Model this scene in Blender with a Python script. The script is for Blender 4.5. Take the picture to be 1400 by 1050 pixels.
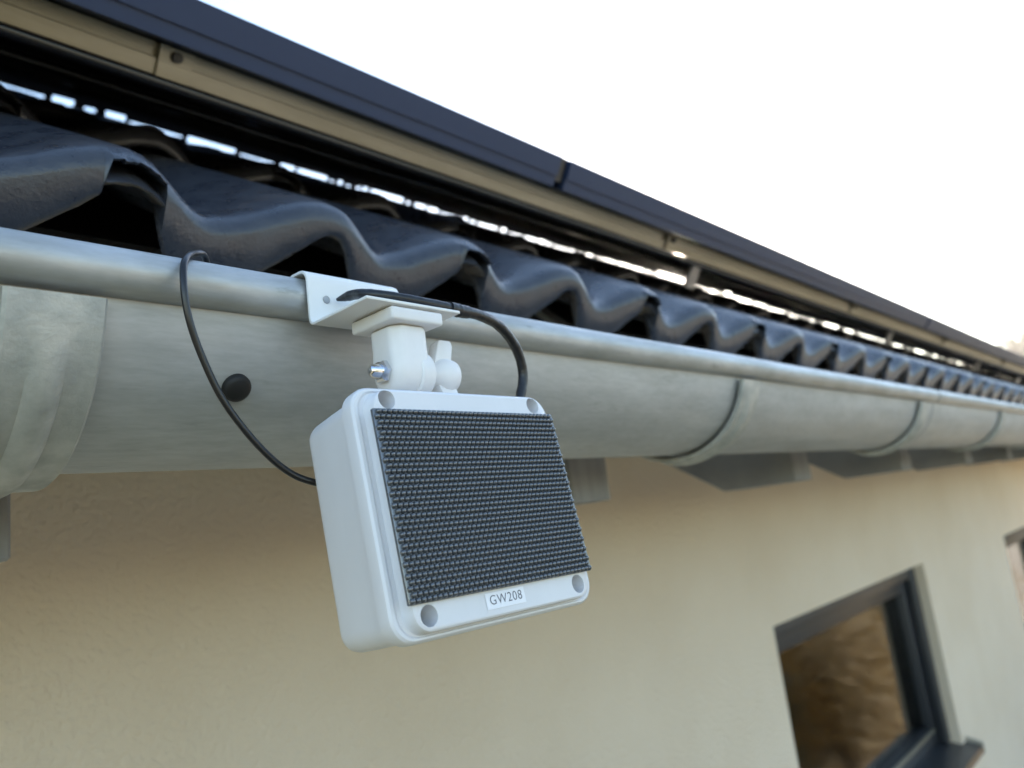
import bpy, bmesh, math, random
from mathutils import Vector, Matrix, Euler, noise
for o in list(bpy.data.objects): bpy.data.objects.remove(o)
S = bpy.context.scene
COL = S.collection
PI = math.pi
rad = math.radians
random.seed(7)
H = 2.53                                     # eye height above the ground

# ------------------------------------------------------------------ camera
cd = bpy.data.cameras.new('camera'); cam = bpy.data.objects.new('camera', cd); COL.objects.link(cam)
RT = Vector((0.67313681, -0.72886644, -0.12506216)); DN = Vector((0.05258881, 0.21586377, -0.97500628)); FW = Vector((0.73764575, 0.64973575, 0.18363607))
m = Matrix((RT, -DN, -FW)).transposed().to_4x4(); m.translation = (0, 0, H)
cam.matrix_world = m
cd.sensor_width = 36; cd.lens = 1052/1400*36; cd.clip_start = 0.01; cd.clip_end = 3000
cd.dof.use_dof = True; cd.dof.focus_distance = 0.335; cd.dof.aperture_fstop = 9.0; cd.dof.aperture_blades = 0
S.camera = cam
# ------------------------------------------------------------------ sky, sun, exposure
SUN = Vector((0.8432, 0.4581, 0.2814)).normalized()
elev = math.asin(SUN.z); azim = math.atan2(SUN.x, SUN.y)          # azimuth clockwise from +Y
w = bpy.data.worlds.new('World'); S.world = w; w.use_nodes = True
nt = w.node_tree; bg = nt.nodes['Background']
sky = nt.nodes.new('ShaderNodeTexSky'); sky.sky_type = 'NISHITA'; sky.sun_disc = False
sky.sun_elevation = elev; sky.sun_rotation = azim; sky.altitude = 300; sky.air_density = 1.1; sky.dust_density = 0.5; sky.ozone_density = 1.0
nt.links.new(sky.outputs[0], bg.inputs[0]); bg.inputs[1].default_value = 0.095
sl = bpy.data.lights.new('sun', 'SUN'); sl.energy = 5.0; sl.angle = rad(0.53); sl.color = (1.0, 0.86, 0.68)
so = bpy.data.objects.new('sun', sl); COL.objects.link(so); so.rotation_euler = (-SUN).to_track_quat('-Z', 'Y').to_euler(); so.location = (30, 16, 14)
S.view_settings.view_transform = 'Standard'; S.view_settings.look = 'None'; S.view_settings.gamma = 1.0
S.view_settings.use_curve_mapping = False
S.view_settings.exposure = 2.47
S.cycles.use_denoising = True
try: S.cycles.denoiser = 'OPENIMAGEDENOISE'
except Exception: pass
S.cycles.max_bounces = 8; S.cycles.diffuse_bounces = 5; S.cycles.glossy_bounces = 4
S.cycles.caustics_reflective = False; S.cycles.caustics_refractive = False

# ------------------------------------------------------------------ helpers
def tag(o, label=None, cat=None, group=None, kind=None):
    if label: o['label'] = label
    if cat: o['category'] = cat
    if group: o['group'] = group
    if kind: o['kind'] = kind
    return o
def empty(name, loc=(0, 0, 0), parent=None):
    o = bpy.data.objects.new(name, None); COL.objects.link(o); o.location = loc; o.empty_display_size = 0.05
    if parent: o.parent = parent
    return o
def link(name, me, mat=None, parent=None, smooth=None):
    if mat is not None and not me.materials: me.materials.append(mat)
    o = bpy.data.objects.new(name, me); COL.objects.link(o)
    if parent: o.parent = parent
    if smooth is not None:
        for p in me.polygons: p.use_smooth = True
        if smooth < 179: shade_angle(me, rad(smooth))
    return o
def shade_angle(me, a):
    bm = bmesh.new(); bm.from_mesh(me)
    for e in bm.edges:
        if len(e.link_faces) == 2 and e.calc_face_angle(0) > a: e.smooth = False
    bm.to_mesh(me); bm.free()
def mesh(name, V, F):
    me = bpy.data.meshes.new(name); me.from_pydata([tuple(v) for v in V], [], F); me.update()
    bm = bmesh.new(); bm.from_mesh(me); bmesh.ops.recalc_face_normals(bm, faces=bm.faces); bm.to_mesh(me); bm.free()
    return me
def bm_mesh(name, bm):
    me = bpy.data.meshes.new(name); bmesh.ops.recalc_face_normals(bm, faces=bm.faces); bm.to_mesh(me); bm.free(); return me
def box_bm(bm, lo, hi, bev=0.0, seg=2):
    r = bmesh.ops.create_cube(bm, size=1.0); vs = r['verts']
    for v in vs: v.co = Vector((lo[i] + (v.co[i] + .5)*(hi[i]-lo[i]) for i in range(3)))
    if bev > 0:
        es = list({e for v in vs for e in v.link_edges})
        bmesh.ops.bevel(bm, geom=es, offset=bev, segments=seg, profile=.5, affect='EDGES')
def box(name, lo, hi, mat, parent=None, bev=0.0, seg=2):
    bm = bmesh.new(); box_bm(bm, lo, hi, bev, seg)
    return link(name, bm_mesh(name, bm), mat, parent, 35 if bev else None)
def prism(name, pts, axis, a, b, mat, parent=None, bev=0.0, seg=2, smooth=35):
    """closed 2-D polygon extruded along an axis; pts are the other two coordinates in order"""
    V = []
    for t in (a, b):
        for p in pts:
            c = list(p); c.insert(axis, t); V.append(c)
    n = len(pts); F = [list(range(n)), list(range(2*n-1, n-1, -1))]
    for i in range(n): F.append([i, (i+1) % n, n+(i+1) % n, n+i])
    me = mesh(name, V, F)
    if bev > 0:
        bm = bmesh.new(); bm.from_mesh(me)
        es = [e for e in bm.edges if len(e.link_faces) == 2 and e.calc_face_angle(0) > rad(25)]
        bmesh.ops.bevel(bm, geom=es, offset=bev, segments=seg, profile=.5, affect='EDGES'); bm.to_mesh(me); bm.free()
    return link(name, me, mat, parent, smooth)
def tube_geo(pts, rads, nseg=16):
    """swept tube through pts; rads scalar or list"""
    V, F = [], []
    pts = [Vector(p) for p in pts]
    if not isinstance(rads, (list, tuple)): rads = [rads]*len(pts)
    t0 = (pts[1]-pts[0]).normalized(); up = Vector((0, 0, 1)) if abs(t0.z) < .9 else Vector((0, 1, 0))
    nrm = (up - t0*up.dot(t0)).normalized()
    for i, p in enumerate(pts):
        t = (pts[min(i+1, len(pts)-1)] - pts[max(i-1, 0)]).normalized()
        nrm = (nrm - t*nrm.dot(t)).normalized(); b = t.cross(nrm)
        for k in range(nseg):
            a = 2*PI*k/nseg; V.append(p + (nrm*math.cos(a) + b*math.sin(a))*rads[i])
    for i in range(len(pts)-1):
        for k in range(nseg):
            k2 = (k+1) % nseg; F.append([i*nseg+k, i*nseg+k2, (i+1)*nseg+k2, (i+1)*nseg+k])
    F.append(list(range(nseg))[::-1]); F.append([(len(pts)-1)*nseg+k for k in range(nseg)])
    return V, F
def spline(P, n=14):
    P = [Vector(p) for p in P]; out = []
    for i in range(len(P)-1):
        p0 = P[max(i-1, 0)]; p1 = P[i]; p2 = P[i+1]; p3 = P[min(i+2, len(P)-1)]
        for k in range(n):
            t = k/n
            out.append(0.5*((2*p1) + (p2-p0)*t + (2*p0-5*p1+4*p2-p3)*t*t + (3*p1-p0-3*p2+p3)*t**3))
    out.append(P[-1]); return out
def tube(name, pts, r, mat, parent=None, nseg=16):
    V, F = tube_geo(pts, r, nseg); return link(name, mesh(name, V, F), mat, parent, 50)
def lathe(name, prof, mat, parent=None, n=32, axis='Z', origin=(0, 0, 0), smooth=40):
    """prof: list of (radius, height)"""
    V, F = [], []
    for r, h in prof:
        for k in range(n):
            a = 2*PI*k/n; x, y = r*math.cos(a), r*math.sin(a)
            V.append({'Z': (x, y, h), 'X': (h, x, y), 'Y': (x, h, y)}[axis])
    for i in range(len(prof)-1):
        for k in range(n):
            k2 = (k+1) % n; F.append([i*n+k, i*n+k2, (i+1)*n+k2, (i+1)*n+k])
    F.append(list(range(n))); F.append([(len(prof)-1)*n+k for k in range(n)])
    o = link(name, mesh(name, V, F), mat, parent, smooth); o.location = origin; return o
def ray(u, v):
    d = RT*((u-700)/1052) + DN*((v-525)/1052) + FW; return d
def at(u, v, axis, val):                     # a point read off the photograph on a known plane (val relative to the eye)
    d = ray(u, v); return d*(val/d[axis]) + Vector((0, 0, H))

# ------------------------------------------------------------------ materials
def pbr(name, col, rough=.5, metal=0.0, col2=None, nscale=8.0, stretch=(1, 1, 1), detail=6.0, rough2=None, bump=0.0, bscale=200.0,
        bdist=.001, spec=.5, coat=0.0, cr=(.35, .65), bstretch=None, subsurf=0.0):
    mt = bpy.data.materials.new(name); mt.use_nodes = True; n = mt.node_tree; p = n.nodes['Principled BSDF']
    p.inputs['Base Color'].default_value = (*col, 1); p.inputs['Roughness'].default_value = rough; p.inputs['Metallic'].default_value = metal
    p.inputs['Specular IOR Level'].default_value = spec; p.inputs['Coat Weight'].default_value = coat
    tc = n.nodes.new('ShaderNodeTexCoord')
    if col2 is not None or rough2 is not None:
        mp = n.nodes.new('ShaderNodeMapping'); mp.inputs['Scale'].default_value = stretch; n.links.new(tc.outputs['Object'], mp.inputs[0])
        nz = n.nodes.new('ShaderNodeTexNoise'); nz.inputs['Scale'].default_value = nscale; nz.inputs['Detail'].default_value = detail; nz.inputs['Roughness'].default_value = .6
        n.links.new(mp.outputs[0], nz.inputs['Vector'])
        rp = n.nodes.new('ShaderNodeValToRGB'); rp.color_ramp.elements[0].position = cr[0]; rp.color_ramp.elements[1].position = cr[1]
        n.links.new(nz.outputs['Fac'], rp.inputs[0])
        if col2 is not None:
            mx = n.nodes.new('ShaderNodeMix'); mx.data_type = 'RGBA'; mx.inputs[6].default_value = (*col, 1); mx.inputs[7].default_value = (*col2, 1)
            n.links.new(rp.outputs[0], mx.inputs[0]); n.links.new(mx.outputs[2], p.inputs['Base Color'])
        if rough2 is not None:
            mr = n.nodes.new('ShaderNodeMapRange'); mr.inputs[3].default_value = rough; mr.inputs[4].default_value = rough2
            n.links.new(rp.outputs[0], mr.inputs[0]); n.links.new(mr.outputs[0], p.inputs['Roughness'])
    if bump > 0:
        mp2 = n.nodes.new('ShaderNodeMapping'); mp2.inputs['Scale'].default_value = bstretch or (1, 1, 1); n.links.new(tc.outputs['Object'], mp2.inputs[0])
        nb = n.nodes.new('ShaderNodeTexNoise'); nb.inputs['Scale'].default_value = bscale; nb.inputs['Detail'].default_value = 5; nb.inputs['Roughness'].default_value = .6
        n.links.new(mp2.outputs[0], nb.inputs['Vector'])
        bp = n.nodes.new('ShaderNodeBump'); bp.inputs['Strength'].default_value = bump; bp.inputs['Distance'].default_value = bdist
        n.links.new(nb.outputs['Fac'], bp.inputs['Height']); n.links.new(bp.outputs[0], p.inputs['Normal'])
    return mt
M = {}
M['plaster'] = pbr('cream_plaster', (.82, .71, .575), .9, col2=(.765, .65, .51), nscale=2.2, bump=1.0, bscale=120, bdist=.009, spec=.2)
M['white_plastic'] = pbr('white_plastic', (.735, .735, .765), .36, col2=(.665, .665, .69), nscale=14, detail=8, stretch=(1, 1, .35), bump=.04, bscale=700, bdist=.0004)
M['white_nylon'] = pbr('white_nylon', (.79, .78, .785), .42, col2=(.75, .735, .725), nscale=50, bump=.06, bscale=500, bdist=.0004)
M['white_steel'] = pbr('white_powder_coat', (.77, .77, .765), .33, bump=.08, bscale=900, bdist=.0003)
M['grille'] = pbr('black_studded_plastic', (.085, .092, .105), .24, .35, spec=.9, coat=.7)
M['rubber'] = pbr('black_rubber', (.006, .006, .007), .6, bump=.15, bscale=300, bdist=.0004)
M['cable'] = pbr('black_cable_sheath', (.010, .010, .012), .30, bump=.05, bscale=200)
M['shrink'] = pbr('black_shrink_sleeve', (.012, .012, .014), .33, bump=.55, bscale=150, bdist=.0012)
M['chrome'] = pbr('chromed_steel', (.72, .72, .74), .12, 1.0)
M['tile'] = pbr('anthracite_concrete_tile', (.028, .032, .045), .25, col2=(.042, .046, .059), nscale=50, detail=10, rough2=.38, bump=.42, bscale=280, bdist=.0012, coat=.15)
M['tile_far'] = M['tile']
M['solar_frame'] = pbr('black_aluminium_sky_tint', (.026, .045, .105), .42, .35, bump=.05, bscale=300)  # black anodised frame; blue of the reflected sky put into the base colour
M['solar_glass'] = pbr('solar_cell_glass', (.012, .016, .035), .06)
M['solar_back'] = pbr('black_backsheet', (.008, .010, .016), .6, spec=.25)
M['rail'] = pbr('mill_finish_aluminium', (.37, .35, .28), .34, .6, col2=(.28, .265, .205), nscale=6, stretch=(1, 10, 10))
M['rafter'] = pbr('grey_stained_timber', (.31, .32, .345), .75, col2=(.235, .245, .265), nscale=9, stretch=(8, 1, 1), bump=.3, bscale=40, bstretch=(6, .6, 3), bdist=.002)
M['soffit'] = pbr('stained_soffit_boards', (.17, .15, .12), .75, col2=(.13, .115, .09), nscale=5, stretch=(1, 8, 1))
M['underlay'] = pbr('dark_roof_underlay', (.02, .02, .022), .8)
M['window_frame'] = pbr('anthracite_window_frame', (.022, .025, .031), .45)
M['sill'] = pbr('anthracite_metal_sill', (.06, .065, .075), .32, .5)
M['sill_edge'] = pbr('bare_sill_end_cap', (.45, .43, .38), .4, .3)
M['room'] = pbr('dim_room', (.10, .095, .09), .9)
M['ground'] = pbr('autumn_grass', (.13, .115, .055), .95, col2=(.18, .145, .08), nscale=.8, bump=.8, bscale=12, bdist=.05)
M['bounce_paving'] = pbr('pale_bounce_gravel', (.46, .41, .34), .9, col2=(.39, .35, .285), nscale=1.5, bump=.4, bscale=30, bdist=.004)
M['litter'] = pbr('fallen_leaves', (.22, .165, .085), .9, col2=(.15, .11, .055), nscale=9, detail=9, bump=1, bscale=30, bdist=.03)
M['hill'] = pbr('hill_meadow', (.10, .10, .05), .95, col2=(.13, .11, .06), nscale=.05)
M['forest'] = pbr('wooded_crest', (.07, .075, .035), .9, col2=(.11, .085, .04), nscale=.15)
M['leaf'] = pbr('copper_leaves', (.52, .42, .22), .6, col2=(.38, .29, .135), nscale=1.6)
M['bark'] = pbr('shrub_bark', (.10, .08, .06), .9)
M['label'] = pbr('paper_label', (.82, .83, .88), .5)
M['ink'] = pbr('grey_ink', (.12, .12, .15), .6)
M['steel'] = pbr('galvanised_steel', (.42, .42, .42), .45, .8, col2=(.34, .34, .34), nscale=40)

def zinc(nm='weathered_zinc', k=1.0, ro=(.46, .66)):
    mt = bpy.data.materials.new(nm); mt.use_nodes = True; n = mt.node_tree; p = n.nodes['Principled BSDF']; L = n.links.new
    tc = n.nodes.new('ShaderNodeTexCoord')
    def nz(scale, stretch, det=6):
        mp = n.nodes.new('ShaderNodeMapping'); mp.inputs['Scale'].default_value = stretch; L(tc.outputs['Object'], mp.inputs[0])
        t = n.nodes.new('ShaderNodeTexNoise'); t.inputs['Scale'].default_value = scale; t.inputs['Detail'].default_value = det; t.inputs['Roughness'].default_value = .62
        L(mp.outputs[0], t.inputs['Vector']); return t.outputs['Fac']
    def ramp(src, a, b, ca, cb):
        r = n.nodes.new('ShaderNodeValToRGB'); e = r.color_ramp.elements; e[0].position = a; e[1].position = b; e[0].color = (*ca, 1); e[1].color = (*cb, 1); L(src, r.inputs[0]); return r.outputs[0]
    a = ramp(nz(7, (.6, 9, 9)), .33, .68, (.43, .445, .455), (.52, .535, .545))         # streaks along the length
    b = ramp(nz(20, (.8, 2.2, 2.2), 5), .40, .66, (1-.13*k, 1-.13*k, 1-.14*k), (1.02, 1.02, 1.02))  # blotchy patina
    c = ramp(nz(160, (.25, 1, 1), 4), .60, .72, (1, 1, 1), (.86, .86, .86))            # fine scratches
    m1 = n.nodes.new('ShaderNodeMix'); m1.data_type = 'RGBA'; m1.blend_type = 'MULTIPLY'; m1.inputs[0].default_value = .75; L(a, m1.inputs[6]); L(b, m1.inputs[7])
    m2 = n.nodes.new('ShaderNodeMix'); m2.data_type = 'RGBA'; m2.blend_type = 'MULTIPLY'; m2.inputs[0].default_value = .8; L(m1.outputs[2], m2.inputs[6]); L(c, m2.inputs[7])
    d = ramp(nz(420, (.18, 1, 1), 3), .35, .65, (.93, .93, .93), (1.04, 1.04, 1.04))
    e = ramp(nz(60, (.35, 1.3, 1.3), 9), .63, .72, (1, 1, 1), (1-.26*k, 1-.26*k, 1-.28*k))
    m3 = n.nodes.new('ShaderNodeMix'); m3.data_type = 'RGBA'; m3.blend_type = 'MULTIPLY'; m3.inputs[0].default_value = 1; L(m2.outputs[2], m3.inputs[6]); L(d, m3.inputs[7])
    m4 = n.nodes.new('ShaderNodeMix'); m4.data_type = 'RGBA'; m4.blend_type = 'MULTIPLY'; m4.inputs[0].default_value = .75; L(m3.outputs[2], m4.inputs[6]); L(e, m4.inputs[7])
    L(m4.outputs[2], p.inputs['Base Color']); p.inputs['Metallic'].default_value = .45
    mr = n.nodes.new('ShaderNodeMapRange'); mr.inputs[3].default_value = ro[0]; mr.inputs[4].default_value = ro[1]; L(nz(30, (1, 2, 2)), mr.inputs[0]); L(mr.outputs[0], p.inputs['Roughness'])
    bp = n.nodes.new('ShaderNodeBump'); bp.inputs['Strength'].default_value = .10; bp.inputs['Distance'].default_value = .0012; L(nz(18, (.4, 1, 1), 3), bp.inputs['Height']); L(bp.outputs[0], p.inputs['Normal'])
    return mt
M['dark_steel'] = pbr('dark_bolt_steel', (.07, .07, .07), .4, .7)
M['string'] = pbr('glossy_black_sheath', (.012, .012, .013), .16, spec=.6)
M['zinc'] = zinc()
M['zinc_bead'] = zinc('scuffed_zinc_bead', 2.3, (.32, .58))
M['zinc_bracket'] = pbr('galvanised_bracket', (.50, .505, .48), .5, .45, col2=(.36, .37, .355), nscale=60, detail=10, rough2=.66, bump=.5, bscale=240, bdist=.0008)
def glass():
    mt = bpy.data.materials.new('window_glass'); mt.use_nodes = True; n = mt.node_tree; n.nodes.remove(n.nodes['Principled BSDF'])
    out = n.nodes['Material Output']; fr = n.nodes.new('ShaderNodeFresnel'); fr.inputs[0].default_value = 1.55
    tr = n.nodes.new('ShaderNodeBsdfTransparent'); tr.inputs[0].default_value = (.55, .58, .58, 1); gl = n.nodes.new('ShaderNodeBsdfGlossy'); gl.inputs['Roughness'].default_value = .075
    mx = n.nodes.new('ShaderNodeMixShader'); n.links.new(fr.outputs[0], mx.inputs[0]); n.links.new(tr.outputs[0], mx.inputs[1]); n.links.new(gl.outputs[0], mx.inputs[2]); n.links.new(mx.outputs[0], out.inputs[0])
    return mt
M['glass'] = glass()

# ------------------------------------------------------------------ setting: ground, hill
def sheet(name, x0, x1, y0, y1, z, mat, n=1):
    V = [(x0+(x1-x0)*i/n, y0+(y1-y0)*j/n, z) for j in range(n+1) for i in range(n+1)]
    F = [[j*(n+1)+i, j*(n+1)+i+1, (j+1)*(n+1)+i+1, (j+1)*(n+1)+i] for j in range(n) for i in range(n)]
    return link(name, mesh(name, V, F), mat)
tag(sheet('ground', -900, 900, -900, 900, 0, M['ground']), kind='structure')
tag(sheet('bounce_terrace', 2.4, 30, -24.0, .95, .004, M['bounce_paving']), kind='structure')  # unseen pale ground added at the right to bounce light onto the wall
tag(sheet('leaf_bed', 4.2, 11.5, -2.2, .35, .008, M['litter']), kind='structure')
def hill_h(x, y):
    a = math.exp(-((x-230)/75)**2 - ((y-8)/150)**2)*22
    b = math.exp(-((x-300)/120)**2 - ((y+160)/160)**2)*40
    return a + b + 1.2*noise.noise(Vector((x*.02, y*.02, 0)))*min(1, max(0, (x-90)/60)) - .15
NX, NY = 48, 60
V = [(70+330*i/NX, -420+700*j/NY, hill_h(70+330*i/NX, -420+700*j/NY) if 0 < i < NX and 0 < j < NY else -1) for j in range(NY+1) for i in range(NX+1)]
F = [[j*(NX+1)+i, j*(NX+1)+i+1, (j+1)*(NX+1)+i+1, (j+1)*(NX+1)+i] for j in range(NY) for i in range(NX)]
tag(link('hill', mesh('hill', V, F), M['hill'], smooth=180), kind='structure')
# wood on the hill crest: one mass of leafy crowns
rng = random.Random(3); V, F = [], []
for k in range(420):
    x = rng.uniform(165, 250); y = rng.uniform(-70, 110); z = hill_h(x, y); hh = rng.uniform(4.0, 7.0); rr = hh*rng.uniform(.30, .42)
    for q in range(90):
        d = Vector((rng.gauss(0, 1), rng.gauss(0, 1), rng.gauss(0, 1))).normalized()*(rng.random()**.35)
        c = Vector((x+d.x*rr, y+d.y*rr, z+hh*.6+d.z*hh*.42)); s = rng.uniform(.35, .8)
        u = Vector((rng.gauss(0, 1), rng.gauss(0, 1), rng.gauss(0, 1))).normalized(); v = u.orthogonal().normalized(); b = len(V)
        V += [c+u*s, c+v*s, c-u*s*.9, c-v*s]; F.append([b, b+1, b+2, b+3])
    b = len(V); V += [(x-.15, y, z-.5), (x+.15, y, z-.5), (x+.08, y, z+hh*.5), (x-.08, y, z+hh*.5)]; F.append([b, b+1, b+2, b+3])
me = bpy.data.meshes.new('forest'); me.from_pydata([tuple(v) for v in V], [], F)
tag(link('forest', me, M['forest']), 'pale hazy wood along the far hill crest', 'wood', kind='stuff')

# ------------------------------------------------------------------ house
AL = rad(31.6); CA, SA = math.cos(AL), math.sin(AL)
def sl_pt(x, r, n): return Vector((x, r*CA - n*SA, H + r*SA + n*CA))      # along the roof slope / off its plane, from the eye
X0, X1, RTOP = -1.1, 8.0, 4.42
YW, YB = .95, 3.62
house = empty('house', (4, 2.2, 0)); tag(house, 'cream plastered house with dark tiled roof and anthracite windows', 'house')
HL = Vector((-4, -2.2, 0))
def hp(o):                                  # parent to the house keeping world place
    o.parent = house; o.location = Vector(o.location) + HL; return o
# front wall with window openings
W = []
wz0, wz1 = H-1.02, H-.336
W.append((1.985, 3.39, wz0, wz1)); W.append((4.93, 6.33, wz0-.03, H-.372))
TH = .30
def wall_y(name, x0, x1, ya, yb, z0, z1, holes):
    bm = bmesh.new()
    xs = [x0]; 
    for h in holes: xs += [h[0], h[1]]
    xs.append(x1)
    for i in range(0, len(xs), 2): box_bm(bm, (xs[i], ya, z0), (xs[i+1], yb, z1))
    for h in holes:
        box_bm(bm, (h[0], ya, z0), (h[1], yb, h[2])); box_bm(bm, (h[0], ya, h[3]), (h[1], yb, z1))
    bmesh.ops.remove_doubles(bm, verts=bm.verts, dist=1e-5)
    # drop the faces shared by neighbouring blocks
    seen = {}
    for f in bm.faces:
        k = tuple(sorted(v.index for v in f.verts)); seen.setdefault(k, []).append(f)
    return hp(link(name, bm_mesh(name, bm), M['plaster']))
def wall_sheet(name, x0, x1, y, z0, z1, holes, th):
    """outer skin as one face set with reveals, so no inner faces show"""
    xs = sorted({x0, x1, *[h[0] for h in holes], *[h[1] for h in holes]}); zs = sorted({z0, z1, *[h[2] for h in holes], *[h[3] for h in holes]})
    V, F = [], []
    def q(a, b, c, d): i = len(V); V.extend([a, b, c, d]); F.append([i, i+1, i+2, i+3])
    for yy in (y, y+th):
        for i in range(len(xs)-1):
            for j in range(len(zs)-1):
                cx, cz = (xs[i]+xs[i+1])/2, (zs[j]+zs[j+1])/2
                if any(h[0] < cx < h[1] and h[2] < cz < h[3] for h in holes): continue
                q((xs[i], yy, zs[j]), (xs[i+1], yy, zs[j]), (xs[i+1], yy, zs[j+1]), (xs[i], yy, zs[j+1]))
    for a, b, c, d in holes:
        q((a, y, c), (a, y+th, c), (a, y+th, d), (a, y, d)); q((b, y, c), (b, y+th, c), (b, y+th, d), (b, y, d))
        q((a, y, c), (b, y, c), (b, y+th, c), (a, y+th, c)); q((a, y, d), (b, y, d), (b, y+th, d), (a, y+th, d))
    q((x0, y, z0), (x0, y+th, z0), (x0, y+th, z1), (x0, y, z1)); q((x1, y, z0), (x1, y+th, z0), (x1, y+th, z1), (x1, y, z1))
    q((x0, y, z1), (x1, y, z1), (x1, y+th, z1), (x0, y+th, z1))
    me = bpy.data.meshes.new(name); me.from_pydata(V, [], F)
    bm = bmesh.new(); bm.from_mesh(me); bmesh.ops.remove_doubles(bm, verts=bm.verts, dist=1e-5); bmesh.ops.recalc_face_normals(bm, faces=bm.faces); bm.to_mesh(me); bm.free()
    return hp(link(name, me, M['plaster']))
def deck_z(y): return H + y*math.tan(AL) - .115/CA           # underside of the roof deck
XW0, XW1 = X0+.25, X1-.25
wall_sheet('wall', XW0, XW1, YW, -.3, deck_z(YW), W, TH)
for xx in (XW0+.002, XW1-.302):                                        # gable ends
    prism('gable_wall', [(YW+TH+.002, -.3), (YB-.302, -.3), (YB-.302, deck_z(YB-.302)), (YW+TH+.002, deck_z(YW+TH+.002))], 0, xx, xx+.3, M['plaster'], smooth=None)
    hp(bpy.data.objects[-1] if False else COL.objects[-1])
o = box('rear_wall', (XW0, YB-.3, -.3), (XW1, YB, deck_z(YB-.3)), M['plaster']); hp(o)
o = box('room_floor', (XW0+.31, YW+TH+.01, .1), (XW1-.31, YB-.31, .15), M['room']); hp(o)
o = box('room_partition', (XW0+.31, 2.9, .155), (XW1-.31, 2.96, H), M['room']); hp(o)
# roof: deck (underlay), boards below, rafters, tiles
roof = empty('roof'); hp(roof)
def slab(name, r0, r1, n0, n1, x0, x1, mat, parent, smooth=None):
    pts = [sl_pt(0, r0, n0), sl_pt(0, r1, n0), sl_pt(0, r1, n1), sl_pt(0, r0, n1)]
    return prism(name, [(p.y, p.z) for p in pts], 0, x0, x1, mat, parent, smooth=smooth)
def under_roof(o): o.parent = roof; o.location = Vector(o.location)+HL; return o
roof.location = (0, 0, 0); 
def rp(o): o.parent = roof; o.location = Vector(o.location) + HL; return o
rp(slab('roof_underlay', .60, RTOP, -.105, -.085, X0, X1, M['underlay'], None))
rp(slab('soffit_board', .60, RTOP, -.125, -.1055, X0, X1, M['soffit'], None))
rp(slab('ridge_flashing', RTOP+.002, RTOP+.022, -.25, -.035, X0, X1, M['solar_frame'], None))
# rafters: plumb-cut tail, level lower cut, then along the slope
zk = .0172
def rafter(x1):
    yk = .645; t = math.tan(AL)
    def top(y): return H + y*t - .127/CA
    yE = 3.3
    pts = [(.515, H+zk+.001), (yk, H+zk), (yE, H+zk+(yE-yk)*t), (yE, top(yE)), (.515, top(.515))]
    return prism('rafter', pts, 0, x1-.07, x1, M['rafter'], None, bev=.002, seg=1, smooth=None)
xr = .137-.593*2
while xr < X1-.1:
    if xr > X0+.1: hp(rafter(xr))
    xr += .593
# tiles
WV, TW, GA, XJ = .143, .286, .34, .2005
def crest(x):
    p = ((x+.020)/WV) % 1.0
    t = p/.36*.5 if p < .36 else .5+.5*((p-.36)/.64)**1.06
    return .0275*((.5+.5*math.cos(2*PI*t))**.88 - 1)
def nose_foot(x):                            # lower edge of the heavy eaves lip: level, arched up under each roll
    p = ((x+.020)/WV) % 1.0
    K = [(0, -.0235), (.07, -.026), (.20, -.066), (.58, -.066), (.80, -.042), (.94, -.0245), (1, -.0235)]
    for (a, za), (b, zb) in zip(K, K[1:]):
        if a <= p <= b: return za + (zb-za)*(p-a)/(b-a)
def tile_mesh(name, tilt, eaves, nx, fine, seed):
    rg = random.Random(seed)
    xs = [TW*i/nx for i in range(nx+1)]
    if fine: xs = sorted(xs + [TW-.036+.003*i for i in range(12)] + [TW-.0362])
    V, F = [], []
    def strip(xs, zoff, th, s0, joint):
        rings = []
        for x in xs:
            z = crest(x)+zoff
            T = (max(.012, crest(x)-nose_foot(x)) if eaves else .0210) if not joint else th
            if not joint and x > TW-.036: T = .0088 + (.0020*noise.noise(Vector((x*420, seed*3.1, 0))) if fine else 0)
            j = (lambda a: rg.uniform(-a, a)) if fine else (lambda a: 0)
            if fine:
                pr = [(.395, 0), (.25, 0), (.12, 0), (.05, 0), (.024, -.0002), (.015, -.0012), (.0085, -.0034), (.0040, -min(.0072, T*.5)), (.0012, -min(.0125, T*.68)), (0, -T*.78), (.0012, -T*.92), (.0045, -T), (.030, -min(T, max(th, .010))), (.395, -min(T, th))]
            else:
                pr = [(.395, 0), (.02, 0), (.006, -.003), (0, -.011), (0.002, -T), (.03, -th), (.395, -th)]
            ring = []
            for q, (s, n) in enumerate(pr):
                dx = 0; dn = j(.0004) if s < .03 else 0
                if joint and fine: dn = .0016*noise.noise(Vector((x*330, seed*2.3, q*.4)))
                ring.append(len(V)); V.append((x + dx, s+s0 + (j(.0005) if s < .01 else 0), z + n + tilt*s + dn))
            rings.append(ring)
        m = len(rings[0])
        for a, b in zip(rings, rings[1:]):
            for q in range(m): F.append([a[q], a[(q+1) % m], b[(q+1) % m], b[q]])
        F.append(rings[0][:]); F.append(rings[-1][::-1])
    k1 = int(nx*.93)
    strip(xs, 0, .013, 0, False)
    # the interlocking under-lap that the neighbour's lip covers
    strip([-.040, -.038, -.034, -.030, -.026, -.022, -.018, -.014, -.010, -.006, -.003, .0006], -.0108, .010, .0018, True)
    me = bpy.data.meshes.new(name)
    # roof space: y -> along slope, z -> off the plane
    me.from_pydata(V, [], F); me.update()
    bm = bmesh.new(); bm.from_mesh(me); bmesh.ops.recalc_face_normals(bm, faces=bm.faces); bm.to_mesh(me); bm.free()
    me.materials.append(M['tile'])
    for p in me.polygons: p.use_smooth = True
    shade_angle(me, rad(48))
    return me
ROT = Euler((AL, 0, 0))
K0, K1 = -4, 31
eav = [tile_mesh('roof_tile', -.0080/.34, True, 44, True, s) for s in (1, 2, 3)]
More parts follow.
